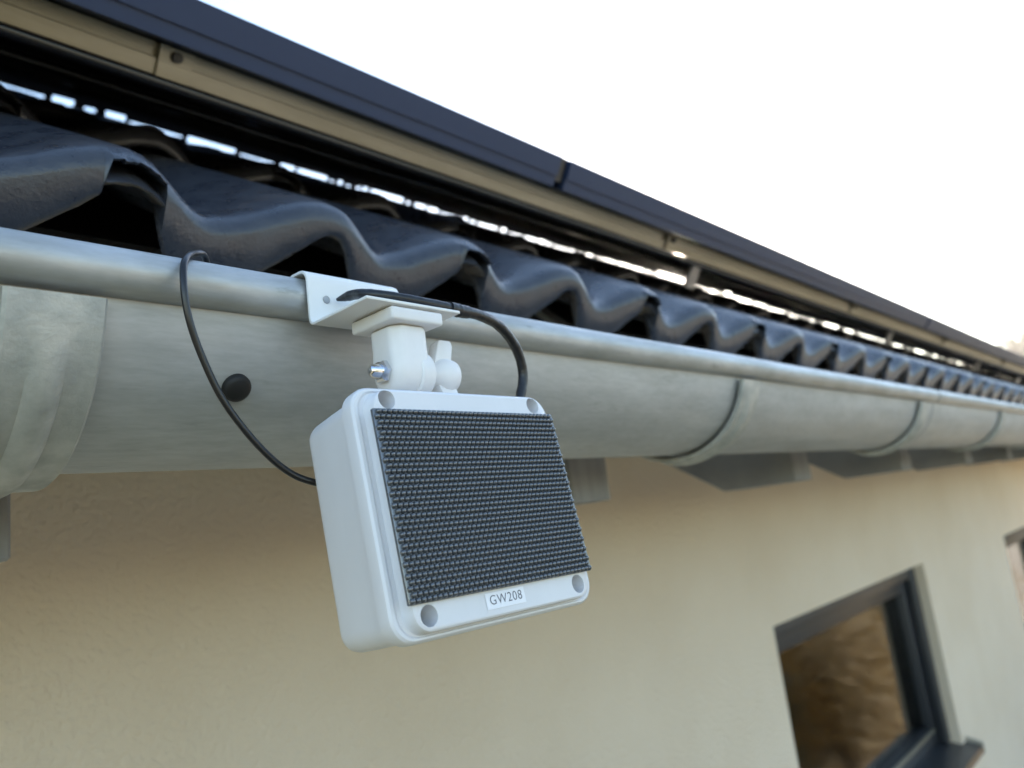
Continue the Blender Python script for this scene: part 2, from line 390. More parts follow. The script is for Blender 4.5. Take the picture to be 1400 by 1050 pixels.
nea = [tile_mesh('roof_tile', -.0205/.34, False, 40, True, s) for s in (4, 5)]
far = tile_mesh('roof_tile', -.0205/.34, False, 20, False, 6)
far_bm = bmesh.new(); cnt = 0
for row in range(12):
    r = .490 if row == 0 else .83 + GA*(row-1)
    n0 = -.0154 if row == 0 else (.003 if row == 1 else 0)
    for k in range(K0, K1+1):
        x = XJ + TW*k
        if x+TW > X1+.02: continue
        me = eav[k % 3] if row == 0 else (nea[k % 2] if row == 1 else far)
        jit = random.Random(row*100+k); p = sl_pt(x + jit.uniform(-.0008, .0008), r + jit.uniform(-.002, .002), n0 + jit.uniform(-.0008, .0008))
        if cnt < 285:
            o = bpy.data.objects.new('roof_tile', me); COL.objects.link(o); o.location = p; o.rotation_euler = (AL, jit.uniform(-.004, .004), jit.uniform(-.003, .003))
            rp(o); cnt += 1
        else:
            b2 = bmesh.new(); b2.from_mesh(me); b2.transform(Matrix.Translation(p) @ ROT.to_matrix().to_4x4()); tm = bpy.data.meshes.new('t'); b2.to_mesh(tm); b2.free(); far_bm.from_mesh(tm); bpy.data.meshes.remove(tm)
me = bpy.data.meshes.new('upper_roof_tiles'); far_bm.to_mesh(me); far_bm.free()
o = link('upper_roof_tiles', me, M['tile'], smooth=48); rp(o); tag(o, kind='stuff')

# windows
def window(x0, x1, z0, z1):
    wn = empty('window', (x0, YW, z0)); hp(wn); base = Vector((x0, YW, z0))
    def wp(o): o.parent = wn; o.location = Vector(o.location) - base; return o
    yf = YW+.036; d = .07
    # shutter guide rails and head box round the frame
    wp(box('shutter_guide', (x0+.002, yf-.0, z0+.02), (x0+.045, yf+.03, z1-.002), M['window_frame'], bev=.003))
    wp(box('shutter_guide', (x1-.055, yf-.0, z0+.02), (x1-.002, yf+.03, z1-.002), M['window_frame'], bev=.003))
    wp(box('shutter_head', (x0+.046, yf+.004, z1-.05), (x1-.056, yf+.05, z1-.002), M['window_frame'], bev=.003))
    y1 = yf+.032
    fw = .062
    wp(box('frame', (x0+.03, y1, z0+.02), (x0+.03+fw, y1+d, z1-.003), M['window_frame'], bev=.004))
    wp(box('frame', (x1-.03-fw, y1, z0+.02), (x1-.03, y1+d, z1-.003), M['window_frame'], bev=.004))
    wp(box('frame', (x0+.03+fw+.001, y1+.001, z1-.10), (x1-.031-fw, y1+d, z1-.004), M['window_frame'], bev=.004))
    wp(box('frame', (x0+.03+fw+.001, y1+.001, z0+.02), (x1-.031-fw, y1+d, z0+.085), M['window_frame'], bev=.004))
    wp(box('glazing_bead', (x0+.03+fw+.001, y1-.010, z0+.072), (x1-.031-fw, y1+.0005, z0+.082), M['rail'], bev=.001))
    wp(box('pane', (x0+.03+fw-.004, y1+.030, z0+.08), (x1-.026-fw, y1+.036, z1-.097), M['glass']))
    # sill, sloping to the outside, with end caps
    ps = [(YW-.055, z0-.020), (y1+.004, z0+.012), (y1+.004, z0+.018), (YW-.053, z0-.006), (YW-.057, z0-.006), (YW-.057, z0-.032), (YW-.055, z0-.032)]
    wp(prism('sill', ps, 0, x0-.05, x1+.05, M['sill'], smooth=None))
    for xx in (x0-.054, x1+.0505):
        wp(prism('sill_end_cap', [(YW-.059, z0-.034), (YW-.002, z0-.012), (YW-.002, z0+.022), (YW-.059, z0+.004)], 0, xx, xx+.004, M['sill_edge'], smooth=None))
for a, b, c, d in W: window(a, b, c, d)

# ------------------------------------------------------------------ gutter
GY, GZ, GR = .3882, H+.1268, .0760
BY, BZ, BR = .312, H+.1222, .0104
XSEAM = 1.355
gut = empty('gutter', (1, GY, GZ-GR)); tag(gut, 'long half-round grey zinc gutter hung below the tile edge', 'gutter')
def gp(o): o.parent = gut; o.location = Vector(o.location) - gut.location; return o
def gutter_len(x0, x1, sc):
    prof = []
    R = GR*sc
    for k in range(0, 27):                                          # outer skin from under the bead round to the back
        a = rad(176 + (368-176)*k/26); prof.append((GY+R*math.cos(a), GZ+R*math.sin(a)))
    prof.append((GY+R+.001, GZ+.034))
    inner = [(y + (.0008 if i < 13 else -.0008), z+.0006) for i, (y, z) in enumerate(prof)][::-1]
    n = max(4, int((x1-x0)/.05)); P = prof + inner; V, F = [], []
    for i in range(n+1):
        x = x0 + (x1-x0)*i/n
        for j, (y, z) in enumerate(P):
            wob = .0006*noise.noise(Vector((x*6, j*.25 if j < len(prof) else (len(P)-j)*.25, 3)))
            V.append((x, y + wob, z))
    m = len(P)
    for i in range(n):
        for j in range(m): F.append([i*m+j, i*m+(j+1) % m, (i+1)*m+(j+1) % m, (i+1)*m+j])
    F.append(list(range(m))); F.append([n*m+j for j in range(m)])
    return gp(link('gutter_trough', mesh('gutter_trough', V, F), M['zinc'], smooth=40))
gutter_len(X0+.05, XSEAM+.02, 1.0); gutter_len(XSEAM, X1-.1, 1.012)
def bead(x0, x1, br):
    n = int((x1-x0)/.06); pts = [(x0+(x1-x0)*i/n, BY + .0005*noise.noise(Vector((i*.3, 1, 0))), BZ + .0005*noise.noise(Vector((i*.3, 7, 0)))) for i in range(n+1)]
    return gp(tube('bead', pts, br, M['zinc_bead'], nseg=28))
bead(X0+.05, XSEAM, BR); bead(XSEAM+.005, X1-.1, BR*1.03)
# hanger straps over the rafters
def bracket(xr):
    """xr = right edge; strap with a pressed rib, hooked under the bead, over the trough and back to the rafter"""
    wd = .036; xs = [0, .0012, .004, .0105, .0115, .015, .019, .0228, .0238, .031, .0348, .036]
    o_ = empty('gutter_bracket', (xr-wd/2, GY, GZ-GR)); loc = Vector(o_.location)
    def sheet_(nm, R0, R1, a0, a1, rib, tail):
        V, F = [], []; na = 40; m = len(xs)
        for side in (0, 1):
            for k in range(na+1):
                a = a0+(a1-a0)*k/na
                for i, x in enumerate(xs):
                    b = 0
                    if rib and 3 <= i <= 8:
                        t = min(1, max(0, (a-rad(203))/rad(16))); t2 = min(1, max(0, (rad(300)-a)/rad(15))); b = (0, .0012, .0026, .0032, .0012, 0)[i-3]*t*t2
                    ed = -.0012 if i in (0, len(xs)-1) else 0
                    R = (R1 + b + ed) if side == 0 else R0
                    V.append((xr-wd+x, GY+R*math.cos(a), GZ+R*math.sin(a)))
        N = (na+1)*m
        for s in (0, N):
            for k in range(na):
                for i in range(m-1): F.append([s+k*m+i, s+k*m+i+1, s+(k+1)*m+i+1, s+(k+1)*m+i])
        for k in range(na):
            for i in (0, m-1): F.append([k*m+i, (k+1)*m+i, N+(k+1)*m+i, N+k*m+i])
        for k in (0, na):
            for i in range(m-1): F.append([k*m+i, k*m+i+1, N+k*m+i+1, N+k*m+i])
        b_ = link(nm, mesh(nm, V, F), M['zinc_bracket'], smooth=40); b_.parent = o_; b_.location = -loc; return b_
    sheet_('strap', GR*1.012+.0022, GR*1.012+.0066, rad(192.5), rad(368), True, 0)
    # tail running from the back of the trough up onto the rafter
    yb = GY+GR*1.012+.003; zb = GZ + .012
    pts = [(yb, zb), (yb+.004, zb), (yb+.004, zb+.030), (.56, H+.60*SA-.06), (.70, H+.60*SA-.06+.14*math.tan(AL)), (.70, H+.60*SA-.055+.14*math.tan(AL)), (.556, H+.60*SA-.055), (yb, zb+.036)]
    t_ = prism('tail', pts, 0, xr-wd+.004, xr-.004, M['zinc_bracket'], o_, smooth=None); t_.location = -loc
    # spring clip over the back edge
    return o_
xb = .1155; i = 0
NAMES = ['zinc gutter strap at the left, nearest, with a pressed rib', 'first ribbed gutter strap to the right of the white box', 'second gutter strap to the right of the white box, by the gutter seam', 'third gutter strap to the right of the white box, near the frame edge']
while xb < X1-.2:
    b = bracket(xb); tag(b, NAMES[i] if i < 4 else ('fourth', 'fifth', 'sixth')[i-4] + ' gutter strap to the right of the white box', 'gutter bracket', 'gutter straps')
    xb += .593; i += 1
    if i > 6: break
# black plug pressed into the trough
d = ray(322, 529); A = d.y**2 + d.z**2; B = -2*(d.y*GY + d.z*(GZ-H)); C = GY**2 + (GZ-H)**2 - GR**2
t = (-B - math.sqrt(B*B-4*A*C))/(2*A); pp = d*t + Vector((0, 0, H)); nn = Vector((0, pp.y-GY, pp.z-GZ)).normalized()
o = lathe('drain_plug', [(.0001, .0042), (.0048, .0040), (.0064, .0030), (.0068, .0018), (.0068, -.002), (.0001, -.002)], M['rubber'])
o.location = pp; o.rotation_euler = nn.to_track_quat('Z', 'Y').to_euler()
tag(o, 'round black rubber plug set in the gutter face behind the thin cable', 'plug')

# ------------------------------------------------------------------ solar panels and rail
PN0, PN1, PR0 = .073, .1115, .696
MW, MD, GAP = 1.72, 1.13, .020
xj = .771
def rot_obj(name, parts_fn, x, r, n): pass
def roof_mesh(name, boxes, mat, parent, bev=0.0):
    """boxes given as (x, r, n) lo / hi in roof space about the parent's own origin"""
    bm = bmesh.new()
    for lo, hi in boxes: box_bm(bm, lo, hi, bev, 1)
    return link(name, bm_mesh(name, bm), mat, parent, 30 if bev else None)
def make_panel():
    e = empty('solar_panel')
    h = PN1-PN0
    f = [((0, 0, h*.36), (MW, .011, h)), ((0.0, .0022, 0), (MW, .011, h*.36-.0002)), ((0, .0112, 0), (MW, .030, .0018)),
         ((0, MD-.011, 0), (MW, MD, h)), ((0, MD-.030, 0), (MW, MD-.0112, .0018)),
         ((0, .0112, .002), (.011, MD-.0112, h)), ((MW-.011, .0112, .002), (MW, MD-.0112, h)),
         ((0, .0302, 0), (.03, MD-.0302, .0018)), ((MW-.03, .0302, 0), (MW, MD-.0302, .0018))]
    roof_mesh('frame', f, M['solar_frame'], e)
    roof_mesh('glass', [((.0112, .0114, h-.007), (MW-.0112, MD-.0114, h-.002))], M['solar_glass'], e)
    roof_mesh('backsheet', [((.0112, .0114, h-.0085), (MW-.0112, MD-.0114, h-.0072))], M['solar_back'], e)
    roof_mesh('junction_box', [((MW*.5-.05, MD-.22, h-.027), (MW*.5+.05, MD-.14, h-.0087))], M['rubber'], e, .004)
    return e
def copy_tree(o, parent=None):
    c = o.copy(); COL.objects.link(c); c.parent = parent
    for ch in o.children: copy_tree(ch, c)
    return c
proto = make_panel(); first = True
ORD = ['lowest', 'middle', 'topmost']
for row in range(3):
    for k in range(-1, 4):
        o = proto if first else copy_tree(proto); first = False
        o.location = sl_pt(xj + GAP/2 + (MW+GAP)*k, PR0 + (MD+.02)*row, PN0); o.rotation_euler = (AL, 0, 0)
        if row == 0 and k == -1: lb = 'black-framed solar panel at the left end of the eaves row, above the box'
        elif row == 0 and k == 0: lb = 'black-framed solar panel just right of the notch in the eaves row'
        else: lb = ('solar panel in the %s row, ' + 'number %s from the left end') % (('eaves', 'middle', 'upper')[row], ('one', 'two', 'three', 'four', 'five')[k+1])
        tag(o, lb, 'solar panel', 'solar panels on the roof')
def rail(r, x0, x1, label, sn=0):
    e = empty('mounting_rail', sl_pt(x0, r, PN0-.0272)); rm = M['rail'] if r < .8 else M['solar_back']; e.rotation_euler = (AL, 0, 0)
    prof = [(0, .0), (0, .0135), (.004, .0145), (.004, .0265), (.034, .0265), (.034, 0)]     # r, n : lip below, recessed web above
    V = [(xx, a, b) for xx in (0, x1-x0) for a, b in prof]; n = len(prof)
    F = [list(range(n)), list(range(2*n-1, n-1, -1))] + [[i, (i+1) % n, n+(i+1) % n, n+i] for i in range(n)]
    link('rail_profile', mesh('rail_profile', V, F), rm, e)
    tag(e, label, 'mounting rail', 'solar mounting rails'); return e
e = rail(.739, X0+.15, 7.75, 'pale aluminium rail under the lower edge of the eaves panels')
for x in (.271, 1.113, 2.0, 2.9, 3.9):                               # splice plates with a bolt
    xx = x-(X0+.15)
    pl = roof_mesh('splice_plate', [((xx, -.0032, .0125), (xx+.030, .0038, .0262)), ((xx, -.0032, -.0006), (xx+.0285, -.0002, .0123))], M['rail'], e)
    lathe('bolt', [(.0001, -.0075), (.0045, -.0072), (.0048, -.006), (.0048, -.0034), (.0001, -.0034)], M['dark_steel'], pl, axis='Y', n=20, origin=(xx+.0145, 0, .019))
for r, nth in ((1.55, 'second'), (1.95, 'third'), (2.75, 'fourth'), (3.15, 'fifth'), (3.90, 'topmost')):
    rail(r, X0+.15, 7.75, nth + ' black rail up the slope under the solar panels')
sk = empty('sky_gap_mask', sl_pt(X0+.3, PR0+3*(MD+.02)+.004, 0)); sk.rotation_euler = (AL, 0, 0)  # added toothed screen that cuts the bright sky gap into broken segments
tag(sk, 'added black comb strip breaking up the bright sky gap between panels and tiles', 'comb strip')
rg = random.Random(11)
def comb(L):
    """toothed strip along local x with its foot just over the tile crests"""
    V, F, x = [], [], 0.0
    while x < L:
        wd = min(rg.choice((.03, .05, .09, .14, .2, .26)), L-x); lo = rg.choice((.005, .011, .016, .021)); tooth = rg.choice((.02, .03, .045))
        for a, b, l in ((x, x+wd, lo), (x+wd, x+wd+tooth, -.026)):
            i0 = len(V); V += [(a, 0, l), (b, 0, l+.002), (b, 0, PN0), (a, 0, PN0), (a, .004, l), (b, .004, l+.002), (b, .004, PN0), (a, .004, PN0)]
            F += [[i0, i0+1, i0+2, i0+3], [i0+4, i0+7, i0+6, i0+5], [i0, i0+4, i0+5, i0+1], [i0, i0+3, i0+7, i0+4], [i0+1, i0+5, i0+6, i0+2], [i0+3, i0+2, i0+6, i0+7]]
        x += wd+tooth
    return link('gap_mask_strip', mesh('gap_mask_strip', V, F), M['rubber'], sk)
comb(7.05)                                                            # opening left so low sun gets in under the panels
comb(.80).location = (7.62, 0, 0)
c_ = comb(3.3); c_.rotation_euler = (0, 0, -PI/2); c_.location = (7.76-X0-.3, -.01, 0)
# cables added under the panels to catch sun glints, running with the rails
def glint_cable(r, n, wob, label, seed):
    pts = []
    for i in range(181):
        x = X0+.2 + 8.6*i/180
        pts.append(sl_pt(x, r + wob*noise.noise(Vector((x*1.3, seed, 0))), n + wob*.5*noise.noise(Vector((x*1.9, seed+5, 0)))))
    tag(tube('glint_cable', pts, .0050, M['string'], nseg=14), label, 'cable', 'added glint cables')
glint_cable(.731, .0398, .0004, 'black cable added along the underside of the eaves rail to catch sun glints', 2.0)
glint_cable(.93, .031, .0012, 'black cable added lower under the panels behind the eaves rail to catch sun glints', 9.0)
# clamps in the gap between two panels
for k, x in enumerate((xj, xj+MW+GAP)):
    c = empty('panel_clamp', sl_pt(x, PR0+.012, PN1)); c.rotation_euler = (AL, 0, 0)
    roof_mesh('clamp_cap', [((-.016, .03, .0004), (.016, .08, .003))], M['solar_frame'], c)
    roof_mesh('clamp_stem', [((-.006, -.006, -.030), (.006, .07, .0003))], M['dark_steel'], c)
    tag(c, ['small metal clamp in the notch between the two nearest panels', 'small metal clamp in the second gap along the eaves panels'][k], 'clamp', 'panel clamps')
# roof hooks carrying the rails
for k in range(8):
    x = .10 + 1.186*k
    if x > X1-.4: break
    for r in (.739,):
        hk = empty('roof_hook', sl_pt(x, r+.02, .046-.0008)); hk.rotation_euler = (AL, 0, 0)
        roof_mesh('hook_arm', [((-.015, -.012, -.006), (.015, .012, 0)), ((-.015, .0125, -.050), (.015, .0185, 0)), ((-.015, .019, -.050), (.015, .30, -.044))], M['steel'], hk)
        tag(hk, ('nearest', 'second', 'third', 'fourth', 'fifth', 'sixth', 'seventh', 'eighth')[k] + ' steel roof hook between tiles and eaves rail', 'roof hook', 'roof hooks')

# ------------------------------------------------------------------ white sheet-metal bracket on the bead
br = empty('mounting_bracket', (.23, .299, H+.106)); tag(br, 'bent white metal angle bracket hooked over the gutter bead', 'bracket')
bx0, bx1 = .2025, .2590
yb = BY-BR-.0016; th = .0016; zp = H+.106; zt = BZ+BR+.0012
def bent(path, thick):                         # open path in (y, z) turned into a sheet of even thickness
    out = []
    for i, p in enumerate(path):
        a = Vector(path[max(i-1, 0)]); b = Vector(path[min(i+1, len(path)-1)]); t = (b-a).normalized(); n = Vector((-t.y, t.x)); out.append((Vector(p)+n*thick/2, Vector(p)-n*thick/2))
    return [o[0] for o in out] + [o[1] for o in out[::-1]]
path = [(.254, zp+.0006), (.275, zp+.0003), (yb-.003, zp), (yb-.0012, zp+.0006), (yb-.0003, zp+.002), (yb, zp+.004)]
path += [(yb, zp+.010), (yb, zp+.016), (yb, zt-.006)] + [(yb+.0055-.0055*math.cos(a), zt-.0055+.0055*math.sin(a)) for a in (rad(20), rad(45), rad(70), rad(90))] + [(yb+.012, zt+.0002), (yb+.0195, zt-.0012)]
o = prism('angle_plate', [tuple(p) for p in bent(path, th)], 0, bx0, bx1, M['white_steel'], br, bev=.0005, seg=2, smooth=30); o.location = -Vector(br.location)
# rounded corners are cut by trimming the two free corners
bm = bmesh.new(); bm.from_mesh(o.data)
for v in bm.verts:
    if v.co.y < .2575 and v.co.z < zp+.01:
        if v.co.x < bx0+.004: v.co.y += .0016
        if v.co.x > bx1-.004: v.co.y += .0016
bm.to_mesh(o.data); bm.free()
hc = at(446, 410, 1, yb-th/2)
ho = lathe('screw_hole', [(.0001, -.0001), (.0017, -.0001), (.0019, -.0003), (.0019, .0004), (.0001, .0004)], M['steel'], br, axis='Y', n=24, origin=Vector((hc.x, yb-th/2-.0002, hc.z))-Vector(br.location))

# ------------------------------------------------------------------ swivel mount
sw = empty('swivel_mount', (.2305, .2715, zp)); tag(sw, 'white nylon swivel mount with wing nut between bracket and box', 'swivel mount')
SW = Vector(sw.location); zb0 = -.0012
bm = bmesh.new(); box_bm(bm, (-.0142, -.0155, zb0-.0062), (.0168, .0155, zb0), .0012, 3)
link('base_block', bm_mesh('base_block', bm), M['white_nylon'], sw, 35)
# clevis column: eight-sided above, rounded at the hinge below
cz_top, cz_h = zb0-.0064, -.0285
HX = .0012
def column():
    V, F = [], []; a, c = .0112, .0045
    octo = lambda a, c: [(-a, -a+c), (-a+c, -a), (a-c, -a), (a, -a+c), (a, a-c), (a-c, a), (-a+c, a), (-a, a-c)]
    rings = [(cz_top, a, c), (cz_top-.010, a, c), (cz_h+.004, a*1.0, c*.9), (cz_h, a*1.0, c*.9)]
    for z, a_, c_ in rings:
        for x, y in octo(a_, c_): V.append((x+HX, y, z))
    # hinge round about the x axis
    for t in (20, 40, 60, 75, 86):
        s, k = math.sin(rad(t)), math.cos(rad(t))
        for x, y in octo(.0112, .004): V.append(((x*(1-.20*s*s))+HX, y*k, cz_h - .0112*s))
    n = 8; nr = len(V)//n
    for i in range(nr-1):
        for k in range(n): F.append([i*n+k, i*n+(k+1) % n, (i+1)*n+(k+1) % n, (i+1)*n+k])
    F.append(list(range(n))); F.append([(nr-1)*n+k for k in range(n)])
    me = mesh('clevis_column', V, F)
    bm = bmesh.new(); bm.from_mesh(me); es = [e for e in bm.edges if len(e.link_faces) == 2 and e.calc_face_angle(0) > rad(30)]
    bmesh.ops.bevel(bm, geom=es, offset=.0019, segments=3, profile=.5, affect='EDGES'); bm.to_mesh(me); bm.free()
    return link('clevis_column', me, M['white_nylon'], sw, 28)
column()
# tongue of the lower half, a disc between the cheeks that runs down into the box
lathe('tongue_disc', [(.0001, -.0042), (.0104, -.0042), (.0112, -.0034), (.0112, .0034), (.0104, .0042), (.0001, .0042)], M['white_nylon'], sw, axis='X', n=40, origin=(.0068+HX, -.0012, cz_h-.0006))
tube('lower_stem', [(.0068+HX, -.0008, cz_h-.004), (.0068+HX, -.0008, cz_h-.012), (.0068+HX, -.0006, cz_h-.0165)], [.0050, .0052, .0075], M['white_nylon'], sw, 24)
# bolt end with hexagon nut
bl = lathe('bolt', [(.0001, -.0196), (.0018, -.0194), (.0028, -.0184), (.0033, -.0170), (.0034, -.0135), (.0001, -.0135)], M['chrome'], sw, axis='X', n=24, origin=(HX, -.001, cz_h))
lathe('hexagon_nut', [(.0044, -.0146), (.0054, -.0136), (.0054, -.0110), (.0001, -.0110)], M['chrome'], bl, axis='X', n=6, smooth=10)
# wing nut on the right
wn = empty('wing_nut', (.0128+HX, -.001, cz_h), sw); wn.scale = (1.14, 1.1, 1.1)
lathe('hub', [(.0001, -.001), (.0040, -.001), (.0042, .0022), (.0050, .0040), (.0068, .0062), (.0078, .0085), (.0081, .0118), (.0074, .0150), (.0050, .0170), (.0001, .0174)], M['white_nylon'], wn, axis='X', n=32)
for sg in (1, -1):
    pts = [(.0045, .0045), (.0142, .0045), (.0170, .0125), (.0163, .0148), (.0100, .0148), (.0088, .0138)]
    wgo = prism('wing', pts, 1, -.0026, .0026, M['white_nylon'], wn, bev=.0008, seg=2, smooth=30)
    wgo.scale = (1.0, 1.25, 1.12); wgo.rotation_euler = (rad(-6) if sg == 1 else rad(174), 0, 0)

# ------------------------------------------------------------------ the box with the studded front
BM = Matrix(((0.99964117, 0.02522942, 0.00900031), (-0.02632209, 0.98750314, 0.15538564), (-0.00496755, -0.15556679, 0.98781289)))
BC = Vector((.23989, .231307, .015014+H))
bxo = empty('speaker_box', (0, 0, 0)); bxo.matrix_world = Matrix.Translation(BC) @ BM.to_4x4()
tag(bxo, 'white plastic box with black studded front panel hanging below the gutter', 'box')
def rrect(hx, hz, r, n=8):
    P = []
    for cx, cz, a0 in ((hx-r, hz-r, 0), (-hx+r, hz-r, 90), (-hx+r, -hz+r, 180), (hx-r, -hz+r, 270)):
        for k in range(n+1):
            a = rad(a0+90*k/n); P.append((cx+r*math.cos(a), cz+r*math.sin(a)))
    return P
def loft(name, rings, mat, parent, smooth=30, cap0=True, cap1=True):
    """rings: (hx, hz, r, y)"""
    V, F = [], []
    for hx, hz, r, y in rings:
        P = rrect(hx, hz, r); n = len(P); V += [(p[0], y, p[1]) for p in P]
    for i in range(len(rings)-1):
        for k in range(n): F.append([i*n+k, i*n+(k+1) % n, (i+1)*n+(k+1) % n, (i+1)*n+k])
    if cap0: F.append(list(range(n)))
    if cap1: F.append([(len(rings)-1)*n+k for k in range(n)])
    return link(name, mesh(name, V, F), mat, parent, smooth)
bd = loft('body', [(.0562, .0495, .0085, .0142), (.0558, .0491, .0085, .030), (.0553, .0487, .0085, .0430), (.0549, .0483, .0084, .0452), (.0537, .0471, .0078, .0470), (.0515, .0449, .0066, .0478)], M['white_plastic'], bxo, 32); bd.location = (0, 0, -.0014)
# lid: rim, cove and raised plateau with four screw recesses
lid = loft('lid', [(.0575, .0501, .0095, .0141), (.0588, .0511, .0105, .0132), (.0589, .0512, .0106, .0085), (.0585, .0508, .0102, .0072), (.0575, .0500, .0095, .0064), (.0560, .0493, .0088, .0064), (.0545, .0489, .0088, .0074),
                   (.0527, .0485, .0082, .0072), (.0519, .0484, .0080, .0060), (.0515, .0484, .0080, .0030), (.0510, .0481, .0078, .0020), (.0500, .0474, .0074, .0015)], M['white_plastic'], bxo, 32)
lid.data.transform(Matrix.Translation((0, 0, -.0009)))
HOLES = [(-.0444, .0430), (.0432, .0432), (-.0444, -.0432), (.0434, -.0431)]
# cut the recesses as real holes
cut = bmesh.new()
for hx, hz in HOLES:
    r_ = bmesh.ops.create_cone(cut, cap_ends=True, segments=40, radius1=.0041, radius2=.0041, depth=.012)
    bmesh.ops.rotate(cut, verts=r_['verts'], cent=(0, 0, 0), matrix=Matrix.Rotation(PI/2, 3, 'X')); bmesh.ops.translate(cut, verts=r_['verts'], vec=(hx, .0062, hz))
cme = bpy.data.meshes.new('cut'); cut.to_mesh(cme); cut.free(); co = bpy.data.objects.new('cut', cme); COL.objects.link(co); co.matrix_world = bxo.matrix_world.copy()
bpy.context.view_layer.update()
md = lid.modifiers.new('b', 'BOOLEAN'); md.object = co; md.operation = 'DIFFERENCE'; md.solver = 'EXACT'
bpy.context.view_layer.update()
dg = bpy.context.evaluated_depsgraph_get(); nm = bpy.data.meshes.new_from_object(lid.evaluated_get(dg)); lid.modifiers.clear(); old = lid.data; lid.data = nm
if not nm.materials: nm.materials.append(M['white_plastic'])
bpy.data.objects.remove(co)
for p in nm.polygons: p.use_smooth = True
shade_angle(nm, rad(32))
for hx, hz in HOLES:                              # a screw head down in each recess
    s_ = lathe('lid_screw', [(.0001, .0094), (.0022, .0094), (.0030, .0102), (.0034, .0115), (.0001, .0115)], M['white_nylon'], lid, axis='Y', n=20, origin=(hx, 0, hz))
# studded panel
PWX, PHZ = .0536, .0385
pn = loft('studded_panel', [(PWX, PHZ, .0006, .00145), (PWX, PHZ, .0006, .0002), (PWX-.0003, PHZ-.0003, .0005, -.0001)], M['grille'], bxo, 30)
V, F = [], []; px = .0026; pz = px*.866; j = 0; z = -PHZ+.0013
dome = [(.00124, 0), (.00116, .00066), (.00078, .00128), (.00036, .00156)]; NS = 10
while z < PHZ-.0008:
    x = -PWX+.0013+(px/2 if j % 2 else 0)
    while x < PWX-.0010:
        b = len(V)
        for r_, h in dome:
            for k in range(NS): a = 2*PI*k/NS; V.append((x+r_*math.cos(a), -.0001-h, z+r_*math.sin(a)))
        V.append((x, -.0001-.00163, z))
        for i in range(len(dome)-1):
            for k in range(NS): F.append([b+i*NS+k, b+i*NS+(k+1) % NS, b+(i+1)*NS+(k+1) % NS, b+(i+1)*NS+k])
        t_ = b+len(dome)*NS
        for k in range(NS): F.append([b+(len(dome)-1)*NS+k, b+(len(dome)-1)*NS+(k+1) % NS, t_])
        x += px
    z += pz; j += 1
st = link('studs', mesh('studs', V, F), M['grille'], pn, 180); tag(st, kind='stuff')
# name label
lb = link('name_label', mesh('name_label', [(-.0148, .0013, -.0459), (.0078, .0013, -.0459), (.0078, .0013, -.0395), (-.0148, .0013, -.0395)], [[0, 1, 2, 3]]), M['label'], bxo); tag(lb, 'small white paper label printed GW208')
fc = bpy.data.curves.new('letters', 'FONT'); fc.body = 'GW208'; fc.size = .0054; fc.align_x = 'CENTER'; fc.align_y = 'CENTER'; fc.extrude = .00002; fc.space_character = 1.12; fc.offset = -.00005
to = bpy.data.objects.new('letters', fc); COL.objects.link(to); bpy.context.view_layer.update()
tm = bpy.data.meshes.new_from_object(to.evaluated_get(bpy.context.evaluated_depsgraph_get())); bpy.data.objects.remove(to)
tm.transform(Matrix.Rotation(PI/2, 4, 'X'))
lt = link('printed_letters', tm, M['ink'], lb); lt.location = (-.0034, .00120, -.0426)

# ------------------------------------------------------------------ cables
P = [(.175, .350, H+.095), (.172, .335, H+.118)]
P += [tuple(at(282, 356, 1, .322)), tuple(at(266, 347, 1, .312)), tuple(at(253, 357, 1, .300)), tuple(at(251, 385, 1, .296)), tuple(at(257, 430, 1, .296)), tuple(at(274, 482, 1, .297)), tuple(at(304, 545, 1, .297)), tuple(at(345, 600, 1, .296)), tuple(at(387, 640, 1, .294)), tuple(at(424, 658, 1, .290)), tuple(at(470, 664, 1, .283)), tuple(at(500, 655, 1, .272))]
o = tube('thin_cable', spline(P, 10), .0015, M['cable'], nseg=18); tag(o, 'thin black cable looped over the gutter bead to the box back', 'cable')
ck = empty('thick_cable', at(560, 412, 1, .27)); tag(ck, 'thick black sleeved cable from the bracket bending down behind the box', 'cable')
pl = zp+.0012
def onz(u, v, z): d = ray(u, v); return tuple(d*((z-H)/d.z) + Vector((0, 0, H)))
P = [tuple(at(460, 410, 1, .296)), tuple(at(470, 407, 1, .294)), tuple(at(484, 403, 1, .288)), tuple(at(500, 402, 1, .279)), tuple(at(530, 405, 1, .270)), tuple(at(570, 412, 1, .264)), tuple(at(605, 419, 1, .262)), tuple(at(628, 425, 1, .262)),
     tuple(at(655, 431, 1, .264)), tuple(at(684, 447, 1, .268)), tuple(at(706, 477, 1, .272)), tuple(at(715, 510, 1, .275)), tuple(at(712, 540, 1, .275)), tuple(at(706, 560, 1, .274)), tuple(at(699, 585, 1, .272))]
sp = spline(P, 10); nsp = len(sp); rr = []
for i in range(nsp):
    t = i/10
    r_ = .0006+.0020*min(1, t/1.6) if t < 1.6 else .0025
    if t > 7: r_ = .0028
    if 6.6 < t < 7.4: r_ = .0031
    rr.append(r_*(1+.07*noise.noise(Vector((i*.35, 0, 0)))))
o = link('sleeved_cable', mesh('sleeved_cable', *tube_geo(sp, rr, 20)), M['shrink'], ck, 60); o.location = -Vector(ck.location)
s2 = sp[64:75]; rr2 = [.0033+.0005*noise.noise(Vector((i*1.1, 4, 0))) for i in range(len(s2))]
o = link('melted_joint', mesh('melted_joint', *tube_geo(s2, rr2, 20)), M['shrink'], ck, 60); o.location = -Vector(ck.location)

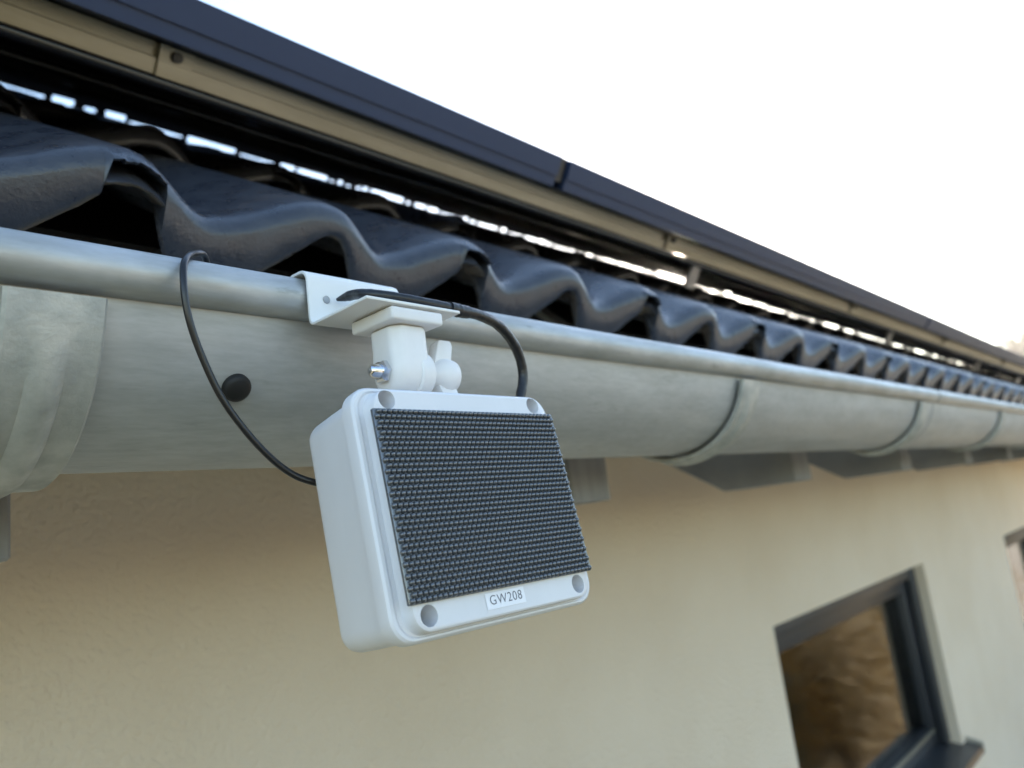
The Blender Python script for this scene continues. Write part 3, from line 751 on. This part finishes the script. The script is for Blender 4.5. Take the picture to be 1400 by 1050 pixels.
# ------------------------------------------------------------------ copper hedge in the garden (seen in the window glass)
def shrub(seed, h, r):
    rg = random.Random(seed); e = empty('garden_shrub'); V, F = [], []
    for q in range(6000):
        d = Vector((rg.gauss(0, 1), rg.gauss(0, 1), rg.gauss(0, 1))).normalized()*(rg.random()**.4)
        bump_ = 1+.35*noise.noise(d*2.3+Vector((seed, 0, 0)))
        c = Vector((d.x*r*bump_, d.y*r*bump_, h*.55+d.z*h*.45*bump_)); s = rg.uniform(.014, .034)
        u = Vector((rg.gauss(0, 1), rg.gauss(0, 1), rg.gauss(0, 1))).normalized(); v = u.orthogonal().normalized(); b = len(V)
        V += [c+u*s*1.5, c+v*s*.7, c-u*s*1.5, c-v*s*.7]; F.append([b, b+1, b+2, b+3])
    me = bpy.data.meshes.new('foliage'); me.from_pydata([tuple(v) for v in V], [], F); link('foliage', me, M['leaf'], e)
    V, F = [], []
    for q in range(9):
        a = rg.uniform(0, 2*PI); t = Vector((math.cos(a)*r*.6, math.sin(a)*r*.6, h*rg.uniform(.5, .85)))
        v_, f_ = tube_geo([(0, 0, -.05), t*.4+Vector((0, 0, .1)), t], [.03, .018, .006], 6); b = len(V); V += v_; F += [[i+b for i in f] for f in f_]
    link('stems', mesh('stems', V, F), M['bark'], e, 60)
    return e
p1, p2 = shrub(1, 1.7, .85), shrub(2, 1.4, .75)
spots = [(4.7, -.95), (6.0, -1.35), (7.3, -.9), (8.6, -1.4), (9.9, -1.0), (11.2, -1.7), (12.6, -1.2), (14.2, -2.0), (7.0, -2.3), (9.4, -2.4), (12.0, -2.6), (15.0, -2.6)]
for i, (x, y) in enumerate(spots):
    src = (p1, p2)[i % 2]; o = src if i < 2 else copy_tree(src)
    o.location = (x, y, 0); o.rotation_euler = (0, 0, i*1.3); s = 1+.12*math.sin(i*2.1); o.scale = (s, s, s)
    tag(o, ('first', 'second', 'third', 'fourth', 'fifth', 'sixth', 'seventh', 'eighth')[i] + ' copper-leaved shrub along the house, mirrored in the window' if i < 8 else ('first', 'second', 'third', 'fourth')[i-8] + ' copper-leaved shrub of the row farther from the house', 'shrub', 'copper hedge shrubs')

# ------------------------------------------------------------------ valley air
hz = bpy.data.materials.new('valley_haze'); hz.use_nodes = True; n = hz.node_tree; n.nodes.remove(n.nodes['Principled BSDF'])
pv = n.nodes.new('ShaderNodeVolumePrincipled'); pv.inputs['Color'].default_value = (.95, .96, 1, 1); pv.inputs['Density'].default_value = .0003; pv.inputs['Anisotropy'].default_value = .7
n.links.new(pv.outputs[0], n.nodes['Material Output'].inputs['Volume'])
tag(box('haze', (-905, -905, -2.2), (905, 905, 40), hz), kind='stuff')
